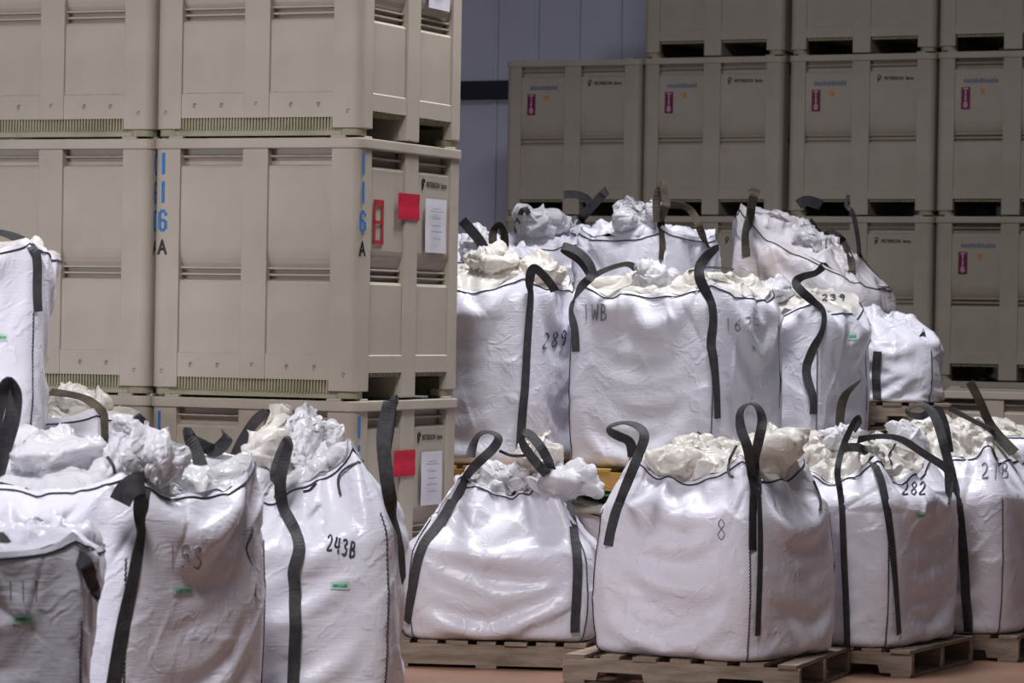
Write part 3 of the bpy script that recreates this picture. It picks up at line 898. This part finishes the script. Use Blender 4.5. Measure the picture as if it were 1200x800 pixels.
# big bag with the figure 8, front row centre
b = Bag(884, 15.4, -33, .84, PT, .95, .68, 1.02, 'large white bag marked 8 on the splintered pallet, looped strap on its corner', mat='bag_tan',
        pins={0: (.02, .06), 1: (.02, .05), 2: (.02, .04), 3: (.0, .03)}, bulge=.05, taper=.96, seed=3, e=1.6)
b.strap([(882, 744), (884, 690), (885, 640), (884, 590), (883, 545), (889, 515, -.03), (893, 492, -.03, 25), (887, 476, -.02, 60), (876, 473, -.02, 80), (867, 483, -.02, 50), (868, 503, -.02, 20), (876, 525, -.03), (878, 560), (877, 600), (877, 645)])
b.strap([(713, 640), (718, 615), (727, 585), (737, 560, -.02), (749, 530, -.02), (755, 510, 0, 15), (747, 499, .05, 50), (730, 495, .05, 75), (716, 499, .02, 70), (714, 505, .0, 50), (725, 511, 0, 30), (738, 518, .02, 20), (741, 535, .05)])
b.strap([(863, 522, -.01), (856, 540), (854, 556), (860, 561)], width=.012, name='tie_cord')
b.corner_loop(3, .14)
b.strap([(948, 565), (957, 590), (955, 602)], width=.012, name='tie_cord')
b.write('8', 839, 632, 24, 11, r=.0022, mat='ink_faint')
b.crumple(800, 515, .45, .16, .09, 5)
b.crumple(905, 510, .55, .17, .10, 8)
b8 = b
pallet((b.ctr.x - .02, b.ctr.y + .02, 0), b.yaw + math.radians(14), 'splintered grey pallet under the large bag marked 8', 'wood', 1.12, 1.0)

# cone-shaped bag with two tied straps
b = Bag(694, 16.25, -4, .86, PT, .92, .46, .92, 'cone-topped white bag with two black straps drawn to its neck', b=.74, liner='film', taper=.98, bulge=.06,
        pins={0: (.0, .03), 1: (.0, .03)}, seed=12, e=1.25)
b.strap([(480, 727), (485, 690), (492, 650), (507, 622), (527, 590), (545, 562), (560, 542, -.02), (578, 525, 0, 10), (584, 512, .02, 40), (573, 506, .05, 75), (560, 510, .08, 60), (553, 525, .08, 30), (551, 535, .06)])
b.strap([(671, 740), (673, 700), (675, 660), (670, 625), (663, 590), (655, 565), (640, 535, -.02), (624, 512, 0, 15), (613, 506, .03, 60), (611, 517, .03, 50), (620, 532, 0, 10), (637, 552, -.01), (652, 568)])
b.strap([(585, 528, .1), (600, 534, .05), (620, 533, .05)], width=.014, name='tie_cord')
b.corner_loop(2, .05); b.corner_loop(3, .05)
b.crumple(658, 524, .25, .16, .105, 21, 'film', flop=(.5, -.35), rough=.28, lift=.12)
b.crumple(632, 512, .30, .09, .09, 23, 'liner', rough=.28, lift=.03)
b6 = b
pallet((b.ctr.x - .03, b.ctr.y + .0, 0), b.yaw + math.radians(-3), 'pale pallet under the cone-topped bag', 'wood', .96, .80, notch=False)

# bag 243B, left of centre
b = Bag(464, 13.3, 3, .88, PT, .98, .64, 1.0, 'white bag marked 243B with a tall black strap at its right edge', liner='film', bulge=.03,
        pins={0: (.0, .05), 1: (.02, .10)}, seed=31, e=1.6, tilt=(.18, 0))
b.strap([(344, 812), (344, 770), (345, 730), (345, 690), (344, 668), (350, 645), (343, 625), (334, 600), (328, 575, -.01), (329, 555, -.03), (335, 530, -.02, 20), (339, 517, 0, 60), (333, 515, .02, 75), (326, 535, .03, 50), (322, 560, .02, 20), (327, 580)])
b.strap([(466, 680), (463, 650), (459, 615), (455, 575, -.02), (450, 535, -.03), (449, 505, -.02), (455, 478, 0, 10), (458, 467, .02, 50), (462, 478, .04, 80), (459, 500, .05, 70), (453, 530, .05, 60)], width=.055)
b.strap([(272, 560, .4), (275, 535, .42, 20), (287, 510, .42, 30), (300, 492, .4, 20), (312, 482, .38, 30)], name='lifting_strap')
b.strap([(425, 540), (408, 552), (400, 565), (402, 582)], width=.010, name='tie_cord')
b.strap([(355, 576, -.02), (363, 574, 0), (370, 566, .02)], width=.012, name='tie_cord')
b.crumple(320, 540, .35, .13, .10, 41, 'liner', rough=.3)
b.frill(358, 575, .35, .05, .10, .19, 43)
b.write('243B', 382, 645, 18, 7, r=.0038, slant=.1, drop=2.5)
b.green(398, 686, 22, 9)
under(b, 'pallet under the bag marked 243B')

# large front bag on the left, marked 153
b = Bag(152, 12.0, -30, .90, PT, .98, .84, 1.03, 'large white bag marked 153 with a twisted white spout, left foreground', liner='film', bulge=.02, ruffle=.03,
        pins={0: (.0, .05), 1: (.0, .03), 2: (.02, .09), 3: (0, .05)}, seed=52, e=2.6)
b.strap([(128, 812), (134, 770), (140, 730), (147, 690), (154, 650), (160, 615), (165, 588, -.02), (168, 572, -.02)], width=.055)
b.strap([(169, 566, -.03, 10), (160, 566, -.05), (148, 574, -.06), (140, 588, -.05)], width=.078)
b.strap([(304, 700), (300, 670), (294, 640), (288, 620)], width=.05)
b.strap([(236, 548, .6), (228, 525, .62, 10), (218, 508, .62, 60), (226, 512, .66, 70), (240, 522, .68, 40), (252, 528, .7), (266, 514, .7, 30), (262, 506, .72, 80)], width=.05)
b.strap([(128, 530, .45), (140, 512, .45, 30), (155, 500, .45, 20), (168, 488, .45, 50)], width=.06)
b.strap([(-14, 540, .25), (-8, 500, .2, 20), (0, 465, .2, 30), (8, 446, .2, 60), (17, 458, .22, 40), (14, 490, .25, 15), (4, 525, .3, 10), (-6, 560, .3)], width=.06)
b.frill(172, 560, .25, .05, .11, .20, 61, flop=(.02, 0, 0))
b.crumple(150, 560, .20, .10, .07, 63, 'film', rough=.30)
b.crumple(70, 545, .45, .20, .08, 64, 'film', rough=.22)
b.strap([(125, 535, .02), (132, 545, .0), (134, 555, .0)], width=.012, name='tie_cord')
b.write('153', 195, 662, 26, 12, mat='ink_faint', r=.003, drop=2)
b.green(213, 692, 24, 10)
under(b, 'pallet under the large bag marked 153')
b2 = b

# nearest bag, lower left corner
b = Bag(101, 10.6, 9, .90, PT, .84, .78, .88, 'nearest white bag with an arched black strap, bottom left corner', liner='bag', bulge=.02, p=9.0,
        pins={1: (.0, .03)}, seed=71, e=3)
b.strap([(103, 700), (104, 685), (103, 668, -.01), (97, 656, .0), (80, 648, .05, 20), (58, 639, .1, 40), (30, 632, .12, 50), (0, 629, .15, 50), (-40, 632, .2, 40)], width=.045)
b.green(27, 725, 26, 12)
b.write('111', 6, 700, 20, 12, mat='ink_faint', r=.0025)
under(b, 'pallet under the nearest bag, bottom left')

# bags on the right
b = Bag(1046, 16.2, -30, .86, PT, .95, .73, 1.02, 'shaded white bag marked 282 between bag 8 and the right edge', mat='bag_tan', bulge=.03,
        pins={0: (0, .05), 1: (.0, .03), 2: (.0, .04)}, seed=81, e=1.45)
b.strap([(1048, 742), (1045, 700), (1041, 650), (1036, 600), (1028, 560), (1012, 530), (995, 524, 0, 40), (985, 525, 0, 30)], mat='strap')
b.strap([(992, 755), (990, 700), (987, 640), (984, 580), (981, 555, -.05), (984, 535, -.03), (992, 512, 0, 15), (1003, 490, 0, 40), (1008, 492, .03, 60), (1000, 505, .05, 40)], width=.03)
b.strap([(1005, 515, .25, 40), (1030, 511, .3, 60), (1055, 514, .35, 50), (1080, 530, .45, 40), (1108, 548, .5, 30), (1112, 560, .5, 10), (1114, 590)], width=.045)
b.strap([(1045, 521), (1040, 535), (1042, 548)], width=.01, name='tie_cord')
b.write('282', 1056, 580, 15, 8, slant=.1)
b.green(1079, 604, 11, 7)
b.crumple(945, 505, .75, .17, .13, 98, 'liner', rough=.25)
b.crumple(985, 515, .55, .10, .06, 99, 'film', rough=.25)
b.strap([(985, 515, .8), (984, 490, .8), (987, 470, .8, 10), (994, 458, .8, 50), (1008, 446, .82, 80)], width=.045, mat='strap_brown')
pallet((b.ctr.x + .02, b.ctr.y, 0), b.yaw + math.radians(4), 'dark pallet under the shaded bag marked 282', 'wood', 1.0, .92)
b = Bag(1180, 17.03, -25, .88, PT, 1.0, .72, 1.12, 'shaded white bag marked 21 B at the right edge', mat='bag_tan', bulge=.03,
        pins={0: (0, .07), 1: (0, .03)}, seed=91, e=1.45)
b.strap([(1134, 742), (1131, 700), (1128, 650), (1122, 600), (1116, 560), (1108, 530, -.05), (1100, 500, -.03), (1092, 483, 0, 20), (1080, 474, .02, 60), (1068, 476, .04, 75), (1064, 484, .06, 60), (1080, 488, .06, 40), (1096, 478, .05, 40), (1106, 495, .08, 20), (1112, 530, .1)])
b.strap([(1112, 478, .4, 20), (1135, 490, .35, 40), (1160, 503, .3, 40), (1165, 510, .3, 30), (1185, 532, .2)], width=.03)
b.strap([(1136, 447, .4, 10), (1148, 470, .4, 10), (1162, 500, .4, 10), (1190, 530, .3)], width=.045, mat='strap_brown')
b.write('21B', 1150, 560, 18, 9, mat='ink_faint')
b.crumple(1060, 498, .35, .13, .10, 95, 'film')
pallet((b.ctr.x, b.ctr.y, 0), b.yaw + math.radians(3), 'dark pallet under the bag marked 21 B', 'wood', 1.0, .92)
b = Bag(1238, 18.4, -22, .86, PT, 1.05, .92, 1.04, 'white bag peeking out behind the right edge bag', bulge=.03, seed=93)
pallet((b.ctr.x, b.ctr.y, 0), b.yaw, 'pallet under the bag behind the right edge', 'wood', 1.05, 1.0)
# ------------------------------------------------------------------ second tier
Z2 = .885
SUP = []
def support(bag, label, z=Z2 - PT - .014):
    """bags that carry the upper tier: one relaxed shape, pressed to the height each stands under"""
    if not SUP:
        q = Bag(600, 30, 0, .80, 0, .70, .66, .72, 'squashed bag', sub=0, steps=24, creases=0, bulge=.05, seed=777)
        zz = float(q.X[..., 2].max()); SUP.append((zz, [(c.name.split('.')[0], c.data) for c in q.root.children]))
        for c in list(q.root.children): bpy.data.objects.remove(c)
        bpy.data.objects.remove(q.root)
    zz, parts = SUP[0]
    t = empty('bulk_bag', (bag.ctr.x, bag.ctr.y, 0), bag.yaw); t.scale = (1, 1, z / zz)
    tag(t, label, 'bulk bag', 'squashed bags under the second tier')
    for n_, me in parts: obj(n_, me, t)
    return t

b = Bag(836, 17.85, -30, .875, Z2, 1.0, .88, 1.08, 'big white bag marked 167B in the middle of the second tier', bulge=.03, taper=.99,
        pins={0: (.01, .05), 1: (.01, .05), 2: (0, .03)}, seed=101, e=2.2)
b.strap([(836, 490), (835, 455), (832, 420), (830, 400), (832, 375), (829, 350), (820, 328, -.03), (820, 312, -.02, 10), (830, 298, 0, 30), (842, 289, .02, 60)], width=.055)
b.strap([(676, 412), (675, 385), (670, 362), (673, 345), (684, 332, 0), (694, 322, 0, 20), (690, 308, 0, 20), (678, 295, 0, 30), (660, 288, .0, 30), (664, 296, .03, 40), (680, 306, .05, 30), (692, 322, .05)], width=.045)
b.strap([(694, 324, .2, 50), (712, 315, .3, 60), (735, 309, .35, 60), (746, 316, .4, 50)], width=.05)
b.strap([(924, 478), (924, 440), (922, 400), (920, 382)], width=.03)
b.strap([(806, 318, .30, 75), (830, 313, .36, 80), (858, 316, .42, 75)], width=.04)
b.crumple(768, 318, .35, .10, .06, 105, 'film', rough=.25)
b.write('1WB', 683, 375, 19, 8, mat='ink_faint')
b.write('167B', 848, 388, 16, 9, mat='ink_faint', r=.0035)
b.green(886, 407, 11, 9)
c2 = b
pallet((b.ctr.x, b.ctr.y, Z2 - PT), b.yaw + math.radians(20), 'yellow new-wood pallet under the second-tier bag marked 167B', 'wood_yellow', 1.1, 1.0, notch=False)
mb = MB(); mb.box(-.54, .54, -.5, .5, 0, .012)
gs = obj('slip_sheet', mb.mesh('slip_sheet', M['green_sheet'], .002), None, (b.ctr.x, b.ctr.y, Z2 - PT - .013), b.yaw + math.radians(20))
tag(gs, 'thin green sheet beneath the yellow pallet', 'sheet')
support(b, 'squashed bag beneath the yellow pallet')

b = Bag(618, 18.1, -21, .84, Z2, 1.02, .90, 1.10, 'white bag marked 289 beside the tan bin stack', bulge=.03,
        pins={0: (.0, .05), 1: (.0, .05), 2: (0, .05)}, seed=111, e=2.2)
b.strap([(606, 525), (609, 490), (612, 450), (614, 410), (616, 370), (618, 340), (621, 322, -.02), (626, 314, -.03, 20), (636, 322, -.05, 30), (646, 334, -.06, 30), (650, 341, -.05, 20)], width=.05)
b.write('289', 634, 408, 18, 8, r=.004, slant=.15, drop=-1.5)
b.crumple(630, 300, .35, .17, .07, 113, 'liner', rough=.25)
b.crumple(575, 318, .30, .14, .06, 115, 'liner', rough=.22)
pallet((b.ctr.x, b.ctr.y, Z2 - PT), b.yaw, 'pallet under the second-tier bag marked 289', 'wood_yellow', 1.0, 1.0, notch=False)
support(b, 'squashed bag beneath the bag marked 289')

b = Bag(958, 18.95, -25, .88, Z2, .94, .82, 1.02, 'white bag with a kinked black strap, right on the second tier', bulge=.02, p=9.0,
        pins={0: (.0, .05), 1: (.0, .02), 2: (0, .05)}, seed=121, e=2.0)
b.strap([(950, 485), (950, 465), (943, 435), (950, 410), (958, 390), (961, 370), (955, 358), (943, 345, -.03), (932, 332, -.02), (940, 324, 0, 40), (955, 320, 0, 50), (964, 312, .02, 30)], width=.05)
b.strap([(1030, 492), (1027, 460), (1024, 430), (1022, 405)], width=.045)
b.write('239', 962, 352, 7, 8, r=.0035)
b.green(998, 394, 10, 9)
b.crumple(905, 312, .30, .14, .06, 125, 'film', rough=.25)
pallet((b.ctr.x, b.ctr.y, Z2 - PT), b.yaw, 'pallet under the second-tier bag with the kinked strap', 'wood_yellow', 1.0, 1.0, notch=False)
support(b, 'squashed bag beneath the bag with the kinked strap')

# ------------------------------------------------------------------ rear bags of the upper tier
b = Bag(1096, 20.0, -4, .80, 1.22, .50, .36, .56, 'short plump white bag behind the second tier, no writing', bulge=.06, liner='bag', slack=1.03, seed=131, e=2.0, p=5.0, hem=False, ruffle=.09)
b.strap([(1030, 490), (1028, 465), (1026, 440), (1027, 412)], width=.05)
pallet((b.ctr.x, b.ctr.y, 1.22 - PT), b.yaw, 'dark pallet under the short plump bag', 'wood', 1.0, 1.0)
support(b, 'bag beneath the short plump bag', z=1.22 - PT - .01)
b = Bag(1008, 21.2, -20, .84, 1.15, 1.05, .92, 1.16, 'soiled white bag marked 217 slumped at the top right', mat='bag_dirty', bulge=.05, liner='bag_dirty', slack=1.02,
        pins={0: (.02, .06), 3: (0, .06)}, seed=141, e=2.2, tilt=(-.42, 0))
b.strap([(874, 300), (876, 275), (878, 250), (882, 232, -.03), (886, 222, 0, 40), (878, 222, .03, 60)], width=.055, mat='strap_brown')
b.strap([(948, 258), (962, 262), (978, 272), (988, 285), (995, 300), (998, 318)], width=.05, mat='strap_brown')
b.strap([(935, 240, .3, 20), (945, 235, .3, 20), (962, 240, .35, 20)], width=.07)
b.strap([(994, 228, .1, 50), (991, 240, .1, 40), (1000, 252, .05, 20), (1022, 265), (1042, 282), (1052, 305), (1060, 330)], width=.03)
b.write('217', 1000, 282, 9, 8, r=.0035)
b.crumple(950, 252, .2, .10, .06, 143, 'film')
pallet((b.ctr.x, b.ctr.y, 1.15 - PT), b.yaw, 'hidden pallet under the slumped bag marked 217', 'wood', 1.0, 1.0)
support(b, 'bag beneath the slumped bag marked 217', z=1.15 - PT - .01)

b = Bag(778, 20.2, -35, .70, 1.18, 1.04, .97, 1.1, 'white bag with an upright pointed loop at the back of the upper tier', liner='bag', bulge=.03, taper=.92,
        pins={0: (.0, .03), 1: (.0, .05), 2: (0, .05)}, seed=151, e=3)
b.strap([(774, 305), (774, 285), (774, 265), (778, 245, -.02), (780, 235, -.02, 20), (774, 213, 0, 40), (769, 235, .02, 20), (770, 260, .03)], width=.05, mat='strap_brown')
b.strap([(783, 240, .1, 20), (800, 241, .1, 30), (812, 250, .1, 20), (820, 268, .05), (828, 285), (834, 300)], width=.045, mat='strap_brown')
b.frill(748, 262, .25, .05, .12, .16, 153)
pallet((b.ctr.x, b.ctr.y, 1.18 - PT), b.yaw, 'hidden pallet under the bag with the pointed loop', 'wood', .95, .95)
support(b, 'bag beneath the bag with the pointed loop', z=1.18 - PT - .01)
b = Bag(690, 21.5, -28, .78, 1.18, 1.02, .92, 1.14, 'white bag with a domed top and crossed straps at the back', liner='bag', bulge=.03, taper=.95,
        pins={0: (.0, .05), 1: (.0, .03), 2: (0, .05)}, seed=161, e=2.2)
b.strap([(674, 278), (680, 262), (690, 245), (702, 232, -.03, 10), (711, 223, -.03, 30)], width=.055)
b.strap([(660, 228, .2, 10), (675, 228, .2, 10), (688, 233, .2, 20), (692, 242, .2, 20)], width=.05)
b.strap([(605, 262), (612, 245, 0, 20), (618, 248, 0), (624, 265), (628, 280)], width=.035)
b.crumple(632, 245, .25, .17, .10, 163, 'film', rough=.22)
pallet((b.ctr.x, b.ctr.y, 1.18 - PT), b.yaw, 'hidden pallet under the domed-top bag', 'wood', .95, .95)
support(b, 'bag beneath the domed-top bag', z=1.18 - PT - .01)
b = Bag(585, 19.9, -25, .74, 1.05, 1.02, .92, 1.14, 'white bag peeking past the bins with a tan loop', liner='bag', bulge=.03, taper=.94,
        pins={0: (.0, .05), 1: (.0, .03), 2: (0, .05)}, seed=171, e=2.2)
b.strap([(541, 258, -.1, 20), (552, 270, -.1, 10), (562, 282, -.1, 10), (568, 294, -.1)], width=.06)
b.strap([(579, 296, -.1), (577, 275, -.1, 20), (584, 262, -.1, 50), (591, 275, -.08, 30), (590, 298, -.05, 10)], width=.05, mat='strap_brown')
b.strap([(541, 327, -.25, 20), (555, 318, -.25, 20), (572, 312, -.2, 20), (583, 305, -.2)], width=.055)
b.crumple(560, 262, .15, .13, .09, 173, 'film')
pallet((b.ctr.x, b.ctr.y, 1.05 - PT), b.yaw, 'hidden pallet under the bag with the tan loop', 'wood', .95, .95)
support(b, 'bag beneath the bag with the tan loop', z=1.05 - PT - .01)

# ------------------------------------------------------------------ left edge: tall stacked bag and the bag behind
b = Bag(42, 14.2, 8, .86, 1.0, .97, .90, .99, 'white bag stacked high at the left edge', bulge=.03, seed=181,
        pins={1: (.0, .03)}, e=3)
b.strap([(40, 365), (39, 340), (39, 312), (37, 292), (25, 281, .1, 40), (0, 272, .2, 60), (-30, 270, .25, 60)], width=.045)
b.green(2, 395, 12, 9)
pallet((b.ctr.x, b.ctr.y, 1.0 - PT), b.yaw, 'pallet under the high left edge bag', 'wood', 1.0, 1.0)
support(b, 'bag beneath the high left edge bag', z=1.0 - PT - .01)
b = Bag(119, 15.7, -6, .84, PT, 1.1, 1.03, 1.13, 'small-looking white bag against the bins with a strap across its top', bulge=.01, p=9.0, seed=191,
        pins={1: (.0, .02)}, e=3.5)
b.strap([(119, 545), (118, 520), (117, 500), (116, 482), (108, 472, .05, 30), (95, 465, .1, 50), (75, 461, .15, 50), (58, 459, .2, 40)], width=.045, mat='strap_brown')
b.crumple(90, 468, .35, .15, .07, 193, 'liner', rough=.3)
under(b, 'pallet under the bag against the bins')
print('script seconds', time.time() - T0)
